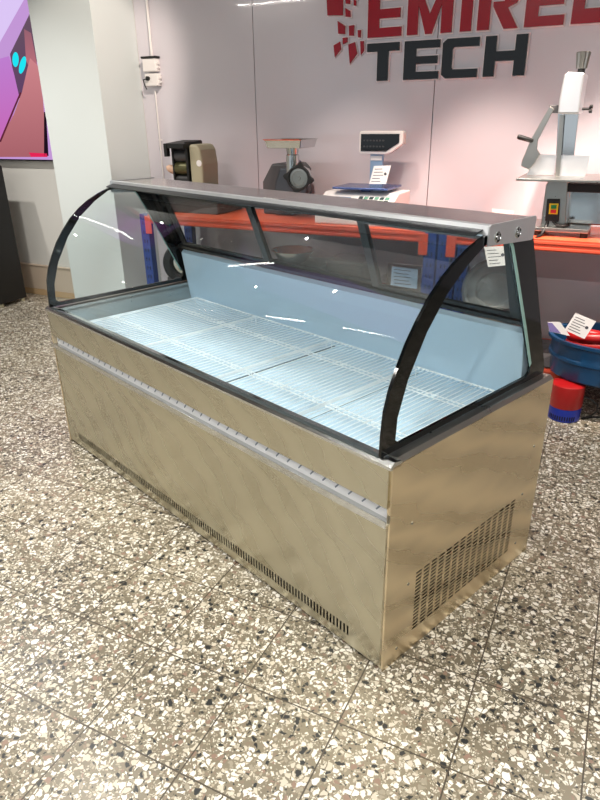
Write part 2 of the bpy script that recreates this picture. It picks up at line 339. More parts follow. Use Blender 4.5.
# top plate, its front lip and end brackets
bm = NB(); box(bm, -1.975, -.034, .388, .602, 1.178, 1.190); obj('top_plate', bm, M['top'], case, bevel=.002)
bm = NB(); prism(bm, [(-1.978, y, z) for y, z in ((.376, 1.164), (.373, 1.168), (.379, 1.191), (.392, 1.193), (.392, 1.189), (.384, 1.187))], (1.946, 0, 0)); obj('top_lip', bm, M['silver'], case)
bm = NB(); prism(bm, [(-1.95, y, z) for y, z in ((.342, 1.167), (.356, 1.172), (.376, 1.1775), (.376, 1.181), (.355, 1.176), (.340, 1.171))], (1.90, 0, 0)); obj('top_seal', bm, M['frame'], case)
for x, s in ((-.032, 1), (-1.968, -1)):
    bm = NB(); prism(bm, [(x, y, z) for y, z in ((.372, 1.142), (.372, 1.190), (.380, 1.194), (.600, 1.193), (.605, 1.188), (.600, 1.134), (.590, 1.130))], (.004*s, 0, 0)); obj('end_bracket', bm, M['silver'], case)
    for y in (.412, .512):
        bm = NB(); A = axis((x+.0038*s, y, 1.160), (s, 0, 0)); lathe(bm, [(.0145, 0), (.0145, .002), (.0125, .003), (.0115, .0015), (.007, .0015), (.006, .004), (.002, .004)], 24, A)
        for a in (0.4, 1.9, 3.5, 5.0): box(bm, .007, .012, -.0015, .0015, .0016, .0032, 1, A @ Matrix.Rotation(a, 4, 'Z'))
        obj('bracket_screw', bm, [M['bright'], M['dark']], case)
bm = NB(); box(bm, -.94, -.835, .398, .416, 1.190, 1.1906); box(bm, -.936, -.922, .401, .413, 1.1906, 1.1909, 1)
for k, w in enumerate((.010, .010, .012, .008)): box(bm, -.916+k*.016, -.916+k*.016+w, .402, .412, 1.1906, 1.1909, 1)
obj('name_plate', bm, [M['dark'], M['white']], case)
# rear sliding doors, leaning back
def rearpt(t): return (.575+(.690-.575)*t, 1.150+(.858-1.150)*t)
def slab(bm, x0, x1, t0, t1, off0, off1, mi=0):
    (ya, za), (yb, zb) = rearpt(t0), rearpt(t1); n = Vector((0, .292, .115)).normalized()
    prism(bm, [Vector((x0, ya, za))+n*off0, Vector((x1, ya, za))+n*off0, Vector((x1, yb, zb))+n*off0, Vector((x0, yb, zb))+n*off0], n*(off1-off0), mi=mi)
bm = NB(); slab(bm, -1.94, -.06, 0, .09, -.004, .022); obj('top_rail', bm, M['frame'], case)
bm = NB(); slab(bm, -1.94, -.06, .955, 1.0, -.006, .022); obj('bottom_rail', bm, M['frame'], case)
for k, (a, b_, o) in enumerate(((-1.90, -1.235, .001), (-1.275, -.635, .013), (-.665, -.075, .001))):
    dr = obj('sliding_door', (lambda b: (slab(b, a, a+.034, .09, .945, o, o+.010), slab(b, b_-.036, b_, .09, .945, o, o+.010), slab(b, a+.03, b_-.03, .09, .13, o, o+.010), slab(b, a+.03, b_-.03, .90, .945, o, o+.010), b)[-1])(NB()), M['frame'], case)
    bm = NB(); slab(bm, a+.02, b_-.02, .10, .93, o+.004, o+.007); obj('door_glass', bm, M['rearglass'], dr)
for x in (-1.925, -.066): 
    bm = NB(); slab(bm, x-.012, x+.012, .02, 1.0, .0235, .036); obj('rear_post', bm, M['framelight'], case)
# ------------------------------------------------------------------ wire shelves in the well
def rackwire(name, w):
    root = thing(name, '', 'wire shelf', (0, 0, 0), 0, 'white wire shelves lining the display case')
    d0, d1 = .0, .625; zt = .032
    bm = NB(); n = int(w/.0235)
    for k in range(n+1): tube(bm, [(k*w/n, d0+.004, zt), (k*w/n, d1-.004, zt)], .0019, 5)
    obj('wire_grid', bm, M['wire'], root)
    bm = NB()
    for y in (.004, .150, .172, .440, .462, d1-.004): tube(bm, [(0, y, zt-.0035), (w, y, zt-.0035)], .0022, 6)
    tube(bm, [(0, d0, zt-.003), (w, d0, zt-.003), (w, d1, zt-.003), (0, d1, zt-.003)], .0028, 6, closed=True)
    obj('frame', bm, M['wire'], root)
    for y in (.161, .451):
        for k in range(3):
            bm = NB(); cx = w*(.12+.38*k); tube(bm, [(cx-.025, y-.011, zt-.003), (cx-.006, y+.006, zt+.006), (cx+.012, y-.011, zt-.003), (cx+.03, y+.008, zt+.004)], .0016, 5)
            obj('clip', bm, M['wire'], root)
    for x in (.01, w-.01):
        for y in (.02, d1-.02):
            bm = NB(); tube(bm, [(x, y, 0.0), (x, y, zt-.003)], .0025, 6); obj('foot', bm, M['wire'], root)
    return root
def dup(root, loc, rz=None, label=None):
    r = root.copy(); C.objects.link(r); r.location = loc
    if rz is not None: r.rotation_euler = (0, 0, rz)
    if label: r['label'] = label
    for ch in list(root.children):
        c = ch.copy(); C.objects.link(c); c.parent = r
        for g in ch.children:
            d = g.copy(); C.objects.link(d); d.parent = c
    return r
RC = Matrix.Rotation(-PHI, 4, 'Z')
def cw(x, y, z): return RC @ Vector((x, y, z))
r0 = rackwire('wire_shelf', .462)
labs = ['white wire shelf at the near end of the display case, beside the black-edged side glass', 'white wire shelf in the case, second from the near side glass', 'white wire shelf in the case, third from the near side glass', 'white wire shelf at the far left end of the display case']
for k, x in enumerate((-1.865+1.405+.012, -1.865+1.405-.470+.004, -1.339, -1.812)):
    pass
spots = [(-.444, .37), (-.862, .406), (-1.339, .466), (-1.815, .466)]
for k, (x, w) in enumerate(spots):
    o = r0 if k == 0 else dup(r0, (0, 0, 0))
    o.location = cw(x, .062, .592); o.rotation_euler = (0, 0, -PHI); o.scale = (w/.462, 1, 1); o['label'] = labs[k]
# ------------------------------------------------------------------ storage racks against the wall
DY0, DY1, DZ = 2.15, 2.68, .87
def rack(x0, x1, label, low=.19):
    t = thing('storage_rack', label, 'storage rack', ((x0+x1)/2, 2.4, 0), 0, 'blue and orange storage racks along the wall'); cx = (x0+x1)/2
    def B(name, m, *bx, bevel=.002):
        bm = NB()
        for q in bx: box(bm, q[0]-cx, q[1]-cx, q[2]-2.4, q[3]-2.4, q[4], q[5], q[6] if len(q) > 6 else 0)
        return obj(name, bm, m, t, bevel=bevel)
    for x in (x0, x1-.065):
        for y in (DY0, DY1-.05):
            f = y - .0006 if y == DY0 else y
            hs = [(x+dx, x+dx+.008, y-.0008, y, z, z+.022, 1) for z in [.08+.06*k for k in range(13)] for dx in (.018, .040)]
            B('upright', [M['blue'], M['hole']], (x, x+.065, y, y+.05, 0, DZ-.002), *hs, bevel=0)
    for y0 in (DY0, DY1-.04):
        for z1 in (DZ-.004, low):
            B('beam', M['orange'], (x0+.066, x1-.066, y0+.002, y0+.042, z1-.055, z1), (x0+.066, x1-.066, y0-.004, y0+.002, z1-.050, z1-.036), (x0+.066, x1-.066, y0-.004, y0+.002, z1-.02, z1-.006))
        for xa in (x0+.045, x1-.095):
            B('bracket', M['orange'], (xa, xa+.05, y0-.008, y0-.001, DZ-.125, DZ-.01))
    for z1, m in ((DZ, M['deck']), (low+.012, M['grey'])):
        q = []
        yy = DY0+.045
        while yy < DY1-.06: q.append((x0+.07, x1-.07, yy, yy+.084, z1-.014, z1)); yy += .087
        q = [(x0+.067, x1-.067, DY0+.001, DY0+.043, z1-.0035, z1)] + q
        B('shelf_board', m, *q, bevel=.001)
    return t
rack(-2.505, -.490, 'blue and orange steel storage rack behind the display case holding the meat grinder and scale')
rack(-.478, 1.55, 'blue and orange steel storage rack at right holding the bone saw')
# ------------------------------------------------------------------ sign
sign = thing('wall_sign', 'red and black raised lettering reading EMIREL TECH with a pixel emblem on the wall', 'sign', (-.8, WY, 1.6))
def wl(u, w): q = P(u, w, WY-.02); return (q.x+.8, q.z-1.6)
def letter_shapes(ch):
    s = .24
    if ch == 'E': return [[(0,0),(1,0),(1,.2),(.34,.2),(.34,.4),(.95,.4),(.95,.6),(.34,.6),(.34,.8),(1,.8),(1,1),(0,1)]]
    if ch == 'T': return [[(.33,0),(.67,0),(.67,.78),(1,.78),(1,1),(0,1),(0,.78),(.33,.78)]]
    if ch == 'L': return [[(0,0),(1,0),(1,.28),(.3,.28),(.3,1),(0,1)]]
    if ch == 'I': return [[(0,0),(1,0),(1,1),(0,1)]]
    if ch == 'H': return [[(0,0),(.27,0),(.27,.38),(.72,.38),(.72,0),(1,0),(1,1),(.72,1),(.72,.62),(.27,.62),(.27,1),(0,1)]]
    if ch == 'C': return [[(.12,0),(1,0),(1,.22),(.32,.22),(.28,.27),(.28,.73),(.32,.78),(1,.78),(1,1),(.12,1),(0,.9),(0,.1)]]
    if ch == 'M': return [[(0,0),(.24,0),(.24,.62),(.42,0),(.56,0),(.76,.62),(.76,0),(1,0),(1,1),(.74,1),(.5,.42),(.26,1),(0,1)]]
    if ch == 'R': return [[(0,0),(.30,0),(.30,.74),(.62,.78),(.66,.74),(.66,.60),(.62,.55),(.36,.55),(.36,.46),(.66,0),(1,0),(.72,.42),(.92,.50),(.97,.6),(.97,.88),(.88,1),(0,1)]]
def letter(ch, x0, x1, z0, z1, m):
    sh = letter_shapes(ch)
    for y, gx, mm, t, nm in ((0, .007, M['halo'], .012, 'letter_backing'), (-.012, 0, m, .012, 'letter')):
        bm = NB()
        for poly in sh:
            n_ = len(poly); pts = [Vector((x0+a*(x1-x0), z0+b*(z1-z0))) for a, b in poly]
            if gx:
                out = []
                area = sum(pts[i].x*pts[(i+1)%n_].y-pts[(i+1)%n_].x*pts[i].y for i in range(n_)); sg = 1 if area > 0 else -1
                for i in range(n_):
                    a, b, c = pts[i-1], pts[i], pts[(i+1)%n_]; d1 = (b-a).normalized(); d2 = (c-b).normalized()
                    n1 = Vector((d1.y, -d1.x))*sg; n2 = Vector((d2.y, -d2.x))*sg; k = n1+n2
                    k = k/max(.35, k.dot(n1)); out.append(b+k*gx)
                pts = out
            prism(bm, [(q.x, y, q.y) for q in pts], (0, -t, 0))
        o = obj(nm, bm, mm, sign)
ZT0, ZT1 = 1.637-1.6, 1.836-1.6
for ch, u0, u1 in (('T', 367, 399), ('E', 404, 439.5), ('C', 442, 478.5), ('H', 484, 526.5)):
    x0 = wl(u0, 60)[0]; x1 = wl(u1, 55)[0]; letter(ch, x0, x1, ZT0, ZT1, M['ink'])
ZE0 = 1.866-1.6; ZE1 = ZE0+.235
for ch, u0, u1 in (('E', 368, 402), ('M', 407.5, 452.5), ('I', 460.5, 472), ('R', 477.5, 519), ('E', 524.5, 564.5), ('L', 571, 612)):
    x0 = wl(u0, 20)[0]; x1 = wl(u1, 15)[0]; letter(ch, x0, x1, ZE0, ZE1, M['red'])
def em(u, w): return (325+u/12, w/12)
emb = [[(20,-60),(215,-60),(215,185),(30,185)], [(245,-40),(300,-40),(300,50),(250,45)], [(245,95),(300,130),(305,205),(248,200)], [(345,-10),(375,5),(372,70),(345,65)],
       [(152,250),(240,310),(240,410),(160,405)], [(288,310),(350,300),(345,430),(290,430)], [(395,362),(430,360),(425,450),(397,450)], [(212,455),(268,448),(268,505),(217,532)],
       [(105,545),(180,500),(190,590),(118,685)], [(280,535),(358,505),(385,640),(298,765)], [(425,492),(466,492),(466,605),(430,662)]]
for pl in emb:
    pts = [wl(*em(*q)) for q in pl]; cx = sum(p_[0] for p_ in pts)/len(pts); cz = sum(p_[1] for p_ in pts)/len(pts)
    bm = NB(); prism(bm, [(cx+(a-cx)*1.0+(.005 if a > cx else -.005), 0, cz+(b-cz)+(.005 if b > cz else -.005)) for a, b in pts], (0, -.012, 0)); obj('emblem_backing', bm, M['halo'], sign)
    bm = NB(); prism(bm, [(a, -.012, b) for a, b in pts], (0, -.012, 0)); obj('emblem_piece', bm, M['red'], sign)
# ------------------------------------------------------------------ television on the wall
def pl(bm, uvs, y, mi=0, t=.002, o=(0, 0, 0)):
    prism(bm, [P(u, w, y)-Vector(o) for u, w in uvs], (0, t, 0), mi=mi)
a = P(0, 163, WY-.06); b_ = P(50, 162, WY-.06)
tvx0, tvx1, tvz0, tvz1 = -5.4, -3.42, 1.145, 1.955
tvz1 = 2.02
tvo = ((tvx0+tvx1)/2, WY, tvz0)
tv = thing('television', 'large flat television on the wall showing a purple and pink picture, left of the column', 'television', tvo)
bm = NB(); box(bm, tvx0-tvo[0], tvx1-tvo[0], -.055, -.012, 0, 1.20); box(bm, -.2, .2, -.012, 0, .25, .65); obj('housing', bm, M['tv'], tv, bevel=.003)
SY = WY-.057
def scr(col, uvs, layer, s=1.0, nm='picture', col2=None):
    pts = [P(u, w, SY-.0008*layer)-Vector(tvo) for u, w in uvs]
    bm = NB(); prism(bm, pts, (0, .0006, 0)); m = emis(nm, col, s); obj(nm, bm, m, tv)
    if col2:      # picture colour running to col2 towards the bottom
        nt = m.node_tree; e = [n for n in nt.nodes if n.type == 'EMISSION'][0]
        tc = nt.nodes.new('ShaderNodeTexCoord'); sx = nt.nodes.new('ShaderNodeSeparateXYZ'); mr = nt.nodes.new('ShaderNodeMapRange'); mx = nt.nodes.new('ShaderNodeMix'); mx.data_type = 'RGBA'
        nt.links.new(tc.outputs['Object'], sx.inputs[0]); nt.links.new(sx.outputs[2], mr.inputs['Value'])
        mr.inputs['From Min'].default_value = min(p_.z for p_ in pts); mr.inputs['From Max'].default_value = max(p_.z for p_ in pts)
        nt.links.new(mr.outputs['Result'], mx.inputs['Factor']); mx.inputs['A'].default_value = (*lin(col2), 1); mx.inputs['B'].default_value = (*lin(col), 1)
        nt.links.new(mx.outputs['Result'], e.inputs[0])
bm = NB(); box(bm, tvx0+.012-tvo[0], tvx1-.012-tvo[0], -.0568, -.0552, .012, 1.188); obj('screen', bm, emis('screen', (206, 160, 226), .85), tv)
scr((226, 204, 252), [(-40, -40), (26, -40), (26, -4), (0, 42), (-40, 100)], 1, .9)
scr((120, 96, 112), [(30, 13), (34, 30), (37, 60), (34, 92), (24, 108), (16, 90), (10, 54)], 1, .7, col2=(110, 74, 120))
scr((168, 110, 126), [(24, 29), (31, 33), (35, 54), (38, 70), (33, 76), (26, 60)], 2, .75, col2=(214, 128, 140))
scr((196, 130, 214), [(-40, 70), (9, 56), (14, 74), (19, 96), (12, 118), (0, 142), (-40, 160)], 2, .9, col2=(206, 100, 180))
scr((216, 140, 146), [(30, 58), (38, 66), (43, 100), (47, 157), (-20, 157), (-2, 144), (14, 114), (22, 92), (27, 70)], 3, .85, col2=(176, 104, 112))
scr((120, 50, 70), [(20, 92), (21.5, 93), (1, 142), (-1, 142)], 4, .6)
scr((40, 24, 40), [(44, 112), (46, 112), (48.5, 156), (44, 156)], 4, .6)
def ell(cx, cy, a, b, r, n=16): return [(cx+a*math.cos(t)*math.cos(r)-b*math.sin(t)*math.sin(r), cy+a*math.cos(t)*math.sin(r)+b*math.sin(t)*math.cos(r)) for t in [2*PI*k/n for k in range(n)]]
scr((30, 226, 240), ell(15.5, 59.5, 3.2, 7.5, 0), 3, 1.0); scr((30, 226, 240), ell(22.5, 65, 3.0, 9, .25), 3, 1.0)
scr((235, 40, 90), [(29, 152.5), (47, 153.5), (47.5, 157), (31, 157)], 4, .9)
# ------------------------------------------------------------------ black cabinet at the far left
t = thing('black_cabinet', 'tall black cabinet standing at the left edge against the wall', 'cabinet', (-4.47, 2.40, 0))
bm = NB(); box(bm, -.28, .275, -.14, .14, .03, 1.12); obj('body', bm, M['blackmatte'], t, bevel=.004)
bm = NB(); box(bm, -.26, .0, -.146, -.1405, .05, 1.10); box(bm, .005, .265, -.146, -.1405, .05, 1.10); obj('door', bm, M['blackmatte'], t, bevel=.002)
for x, y in ((.25, -.11), (.25, .11), (-.25, -.11), (-.25, .11)):
    bm = NB(); cyl(bm, (x, y, 0), (0, 0, 1), .018, .03, 14); obj('foot', bm, M['beige'], t)
# ------------------------------------------------------------------ conduit and switch boxes on the wall
bm = NB(); tube(bm, [(-2.742, WY-.012, 0.9), (-2.742, WY-.012, 1.63)], .006, 8); tube(bm, [(-2.742, WY-.012, 1.83), (-2.742, WY-.012, CEIL-.002)], .009, 8)
for z in (1.3, 2.3): box(bm, -2.757, -2.727, WY-.008, WY, z, z+.012)
tag(obj('conduit', bm, M['white'], smooth=True), 'thin white vertical conduit pipe on the wall beside the column', 'pipe')
def wbox(name, u0, w0, u1, w1, label, blk):
    a = P(u0, w0, WY-.03); b = P(u1, w1, WY-.03); x0, x1, z1, z0 = a.x, b.x, a.z, b.z
    t = thing(name, label, 'electrical box', ((x0+x1)/2, WY, z0)); hw = (x1-x0)/2; h = z1-z0
    bm = NB(); box(bm, -hw, hw, -.05, 0, 0, h); obj('body', bm, M['white'], t, bevel=.006)
    for k in (0.22, .55): 
        bm = NB(); box(bm, hw, hw+.012, -.04, -.015, h*k, h*(k+.2)); obj('gland', bm, M['white'], t, bevel=.003)
    bm = NB()
    if blk: box(bm, -hw-.006, hw+.006, -.056, -.002, h+.0005, h+.014); obj('cover', bm, M['blackmatte'], t, bevel=.003)
    else:
        cyl(bm, (-hw*.4, -.05, h*.62), (0, -1, 0), .014, .016, 16); obj('plug', bm, M['blackmatte'], t)
        bm = NB(); tube(bm, [(-hw*.4, -.068, h*.60), (-hw*.9, -.075, h*.5), (-hw*.95, -.06, h*.1), (-hw*.8, -.052, -.02)], .004, 6); obj('cord', bm, M['blackmatte'], t, smooth=True)
wbox('socket_box', 143.5, 59, 158, 71.5, 'white electrical box with black top cover, the upper of two beside the column', True)
wbox('socket_box', 146, 74, 160, 86, 'white socket box with a black plug, the lower of two beside the column', False)
# ------------------------------------------------------------------ dark roller machine on the rack
def Q(u, w, y, o): return P(u, w, y)-Vector(o)
o = (-2.235, 2.42, DZ)
t = thing('roller_machine', 'black roller machine with beige motor housing on the rack, nearest the column', 'food machine', o)
bm = NB(); box(bm, -.14, .26, -.13, .18, .0, .125); obj('base', bm, M['grey'], t, bevel=.006)
bm = NB(); box(bm, -.10, .02, -.10, .1, .1255, .15); box(bm, -.10, -.085, -.09, .09, .15, .40); box(bm, .01, .028, -.09, .09, .15, .44); obj('frame', bm, M['blackmatte'], t, bevel=.004)
for z, r, m in ((.20, .035, 'blackmatte'), (.275, .04, 'olive'), (.35, .035, 'grey')):
    bm = NB(); cyl(bm, (-.085, -.05, z), (1, 0, 0), r, .095, 24); obj('roller', bm, M[m], t, smooth=True)
bm = NB(); prism(bm, [(-.12, y, z) for y, z in ((-.13, .40), (-.13, .43), (.08, .445), (.08, .40))], (.15, 0, 0)); box(bm, -.125, -.10, -.135, -.10, .35, .43); obj('hopper', bm, M['blackmatte'], t, bevel=.003)
bm = NB(); lathe(bm, [(.02, 0), (.028, .02), (.024, .05), (.01, .07)], 14, axis((-.10, -.06, .26), (-1, 0, .3))); obj('handle', bm, M['pink'], t, smooth=True)
bm = NB(); pts = [(.035, .13), (.125, .13), (.132, .30), (.120, .39), (.10, .42), (.045, .425), (.035, .41)]; prism(bm, [(x, -.08, z) for x, z in pts], (0, .19, 0)); obj('motor_housing', bm, M['beige'], t, bevel=.012)
bm = NB(); cyl(bm, (.108, -.0805, .31), (0, -1, 0), .02, .002, 18); obj('badge', bm, M['white'], t)
# ------------------------------------------------------------------ meat grinder
o = (-1.50, 2.42, DZ)
t = thing('meat_grinder', 'grey meat grinder with steel hopper tray and black clamp knob on the rack', 'meat grinder', o)
bm = NB(); prism(bm, [(x, .02, z) for x, z in ((-.22, .0), (-.22, .20), (-.15, .31), (-.02, .31), (.02, .27), (.02, .0))], (0, .24, 0)); obj('motor_body', bm, M['grey'], t, bevel=.012)
bm = NB(); prism(bm, [(x, -.04, z) for x, z in ((-.11, .03), (-.10, .20), (-.06, .29), (.06, .29), (.13, .23), (.13, .16), (.07, .03))], (0, .055, 0)); obj('front_housing', bm, M['cast'], t, bevel=.012)
bm = NB(); lathe(bm, [(.055, 0), (.055, .07), (.066, .07), (.066, .11), (.055, .115)], 28, axis((.105, -.04, .245), (.25, -1, 0))); lathe(bm, [(.040, 0), (.040, .115), (.034, .12), (.040, .165), (.05, .17)], 24, Matrix.Translation((.055, -.085, .262)) @ Matrix.Scale(.92, 4, (0, 0, 1))); obj('grinding_head', bm, M['bright'], t, smooth=True)
A = axis((.132, -.157, .245), (.25, -1, 0)); bm = NB()
out = []
for k in range(40):
    a = 2*PI*k/40; r = .070+.030*max(0, math.cos(4*a+.6))**2*.8; out.append(A @ Vector((r*math.cos(a), r*math.sin(a), 0)))
ins = [A @ Vector((.056*math.cos(2*PI*k/24), .056*math.sin(2*PI*k/24), 0)) for k in range(24)]
prism(bm, out, Vector((.25, -1, 0)).normalized()*.03, holes=[ins]); obj('clamp_ring', bm, M['blackmatte'], t, bevel=.003)
bm = NB(); A2 = axis((.135, -.166, .245), (.25, -1, 0)); lathe(bm, [(.055, 0), (.055, .006), (.04, .007), (.038, .004), (.012, .004), (.010, .012), (.002, .012)], 28, A2); obj('grinder_plate', bm, M['brushed'], t, smooth=True)
bm = NB(); out = lambda s, z: [(.030-.125*s, -.12*s-.05, z), (.030+.125*s, -.12*s-.05, z), (.030+.125*s, .11*s-.05, z), (.030-.125*s, .11*s-.05, z)]
ring = [[bm.verts.new(p_) for p_ in out(s, z)] for s, z in ((.35, .405), (.88, .408), (.97, .452), (1.06, .458), (.94, .451), (.84, .414), (.3, .412))]
for a, b_ in zip(ring, ring[1:]):
    for k in range(4): bm.faces.new((a[k], a[(k+1)%4], b_[(k+1)%4], b_[k]))
bm.faces.new(ring[0]); bm.faces.new(ring[-1]); obj('hopper_tray', bm, M['bright'], t, bevel=.004)
bm = NB(); lathe(bm, [(.006, 0), (.006, .02), (.02, .022), (.02, .045), (.01, .05)], 16, axis((.055, -.04, .295), (.5, -.3, .6))); obj('lock_knob', bm, M['bluek'], t, smooth=True)
# ------------------------------------------------------------------ price scale
o = (-1.00, 2.40, DZ)
t = thing('price_scale', 'white price scale with raised display head and blue weighing platter on the rack', 'scale', o)
bm = NB(); prism(bm, [(-.24, y, z) for y, z in ((-.20, .0), (-.20, .095), (-.06, .160), (-.04, .168), (.18, .168), (.18, 0))], (.46, 0, 0)); obj('body', bm, M['white'], t, bevel=.008)
bm = NB(); n_ = Vector((0, -.065, .14)).normalized()
def fp(x, s, off=.0008): return Vector((x, -.20+.14*s, .095+.065*s)) + n_*off
bm = NB(); prism(bm, [fp(-.21, .35), fp(-.05, .35), fp(-.05, .75), fp(-.21, .75)], n_*.001); obj('display_strip', bm, M['palebl'], t)
bm = NB()
for i in range(6):
    for j in range(3):
        x = .0+i*.032; s = .2+j*.22; prism(bm, [fp(x, s), fp(x+.024, s), fp(x+.024, s+.16), fp(x, s+.16)], n_*.003, mi=(i+j) % 2)
obj('keypad', bm, [M['keypad'], M['keyg']], t)
bm = NB(); box(bm, -.17, .17, -.10, .16, .186, .198); box(bm, -.03, .03, -.0, .06, .168, .186); obj('platter', bm, M['platter'], t, bevel=.003)
bm = NB(); box(bm, -.045, .035, .185, .215, .10, .40); obj('display_pole', bm, M['palebl'], t, bevel=.003)
bm = NB(); prism(bm, [(x, .16, z) for x, z in ((-.10, .365), (.06, .365), (.095, .375), (.165, .425), (.165, .485), (.155, .495), (-.10, .495), (-.11, .485), (-.11, .375))], (0, .06, 0)); obj('display_head', bm, M['white'], t, bevel=.006)
bm = NB(); prism(bm, [(x, .156, z) for x, z in ((-.097, .382), (.062, .382), (.142, .43), (.142, .478), (-.097, .478))], (0, .003, 0)); 
obj('display_window', bm, M['black'], t)
bm = NB()
for z in (.405, .438): 
    for k in range(7): box(bm, -.08+k*.02, -.069+k*.02, .1548, .1556, z, z+.008)
obj('digits', bm, M['grey'], t)
bm = NB(); box(bm, -.04, .03, .180, .1845, .33, .355); obj('badge', bm, M['white'], t)
def card(name, corners, y, label, group=None, tilt=0, lines=5, mats=None, glyph=True):
    """printed price card; corners given on its own plane"""
    pts = [P(u, w, y) for u, w in corners]; c = sum(pts, Vector())/4
    a, b, cc, d = [p_-c for p_ in pts]
    bm = NB(); prism(bm, [a, b, cc, d], (0, .0015, 0))
    for k in range(lines):
        s = .16+.68*k/max(1, lines-1); l0 = a.lerp(d, s); l1 = b.lerp(cc, s); e0 = l0.lerp(l1, .1); e1 = l0.lerp(l1, .55+.08*((k*7) % 3)); dn = (d-a)*.035
        prism(bm, [e0+Vector((0, -.0004, 0)), e1+Vector((0, -.0004, 0)), e1+dn+Vector((0, -.0004, 0)), e0+dn+Vector((0, -.0004, 0))], (0, .0003, 0), mi=1)
    if glyph:
        g = a.lerp(b, .8).lerp(d.lerp(cc, .8), .45); r = (b-a).length*.08
        prism(bm, [g+Vector((r*math.cos(q), -.0004, r*math.sin(q))) for q in [2*PI*k/12 for k in range(12)]], (0, .0003, 0), mi=1)
    ob = obj(name, bm, mats or [M['paper'], M['text']]); ob.location = c
    return tag(ob, label, 'price card', group)
card('price_card', [(374, 166), (391, 165.5), (386, 184), (369, 184)], 2.33, 'white printed price card leaning on the platter of the price scale')
# ------------------------------------------------------------------ bone saw
SYY = 2.32
o = (.06, SYY, DZ)
t = thing('bone_saw', 'steel table bone saw with round wheel housing, blade post and green and red switch', 'bone saw', o)
def sp(bm, uvs, y, th, mi=0): prism(bm, [Q(u, w, y, o) for u, w in uvs], (0, th, 0), mi=mi)
for x in (-.05, .17):
    for y in (-.06, .16):
        bm = NB(); cyl(bm, (x, y, 0), (0, 0, 1), .018, .024, 16); obj('foot', bm, M['blackmatte'], t)
bm = NB(); box(bm, -.10, .19, -.09, .20, .025, .045); obj('base_plate', bm, M['brushed'], t, bevel=.003)
bm = NB(); sp(bm, [(540, 229), (565, 229), (568, 180), (550, 180), (546, 184)], SYY-.05, .12); obj('column', bm, M['brushed'], t, bevel=.004)
bm = NB(); box(bm, .06, .42, .075, .15, .045, .21); obj('motor_cabinet', bm, M['bright'], t, bevel=.006)
bm = NB(); cyl(bm, (.30, .074, .12), (0, -1, 0), .055, .012, 28); obj('cabinet_disc', bm, M['blackmatte'], t, smooth=True)
bm = NB(); box(bm, .045, .42, -.04, .10, .215, .255); obj('table_beam', bm, M['blackmatte'], t, bevel=.003)
tz = Q(560, 179, SYY-.05, o).z
bm = NB(); box(bm, -.175, .45, -.17, .20, tz-.004, tz+.008); obj('table', bm, M['brushed'], t, bevel=.002)
bm = NB(); sp(bm, [(527, 175), (554, 175), (556, 155), (534, 154)], SYY+.02, .006); sp(bm, [(557, 176), (585, 176.5), (590, 156), (558, 155)], SYY+.02, .006); obj('fence', bm, M['silver'], t)
bm = NB(); sp(bm, [(555, 177), (559.5, 177), (564, 115), (559.5, 115)], SYY+.002, .012); obj('blade', bm, M['brushed'], t)
bm = NB(); sp(bm, [(556, 156), (574, 156), (579, 113), (558, 113)], SYY+.035, .05); obj('post', bm, M['bright'], t, bevel=.002)
# wheel housing: narrow band with rounded crown
bm = NB(); sp(bm, [(557.5, 114), (559, 100), (562, 84), (564, 75), (568, 71.5), (585, 72.5), (583, 84), (581, 98), (579, 114)], SYY-.10, .22); obj('wheel_housing', bm, M['silver'], t, bevel=.008)
c = Q(581, 72, SYY, o)
bm = NB(); lathe(bm, [(.016, -.01), (.016, .014)], 16, Matrix.Translation(c)); obj('knob_stem', bm, M['blackmatte'], t)
bm = NB(); nk = 24; rings = []
for r, z in ((.022, .014), (.026, .05), (.030, .080), (.025, .085)):
    rings.append([bm.verts.new(c+Vector(((r*(1+(.10 if k % 2 else -.04)))*math.cos(2*PI*k/nk), (r*(1+(.10 if k % 2 else -.04)))*math.sin(2*PI*k/nk), z))) for k in range(nk)])
for a, b_ in zip(rings, rings[1:]):
    for k in range(nk): bm.faces.new((a[k], a[(k+1)%nk], b_[(k+1)%nk], b_[k]))
bm.faces.new(rings[0]); bm.faces.new(rings[-1]); obj('tension_knob', bm, M['brushed'], t)
bm = NB(); c = Q(582, 109, SYY-.02, o); cyl(bm, c, (1, 0, 0), .006, .04, 10)
for a in range(4): 
    q = c+Vector((.032, .014*math.cos(a*PI/2+.6), .014*math.sin(a*PI/2+.6))); cyl(bm, q, (1, 0, 0), .007, .014, 10)
obj('star_knob', bm, M['blackmatte'], t)
bm = NB(); sp(bm, [(549, 105), (558, 105), (558, 113), (551, 113)], SYY-.03, .03); obj('arm_hinge', bm, M['grey'], t, bevel=.002)
bm = NB(); sp(bm, [(550, 106), (554, 109), (538, 140), (537, 149), (540, 154), (534, 164), (529, 170), (521, 166), (522, 160), (531, 139)], SYY-.05, .012); obj('pusher_arm', bm, M['brushed'], t, bevel=.002)
a = Q(533, 141, SYY-.05, o); b_ = Q(517.5, 136.5, SYY-.07, o); bm = NB(); lathe(bm, [(.007, 0), (.011, .01), (.012, (b_-a).length-.01), (.009, (b_-a).length)], 14, axis(a, b_-a)); obj('pusher_handle', bm, M['blackmatte'], t, smooth=True)
bm = NB(); sp(bm, [(547, 199), (560, 199), (558.5, 222), (545, 221)], SYY-.064, .0135); sw = obj('switch_box', bm, M['blackmatte'], t, bevel=.002)
for uv, m, nm, yy in (([(549.5, 203.5), (558.5, 203.5), (557.5, 214.5), (548.5, 214)], 'yellow', 'switch_plate', .0665), ([(551, 205), (556.8, 205), (556.4, 208.8), (550.7, 208.6)], 'green', 'start_button', .0705), ([(550.6, 209.6), (556.3, 209.8), (555.9, 213.2), (550.2, 213)], 'redb', 'stop_button', .0705)):
    bm = NB(); sp(bm, uv, SYY-yy, .003); obj(nm, bm, M[m], sw, bevel=.0008)
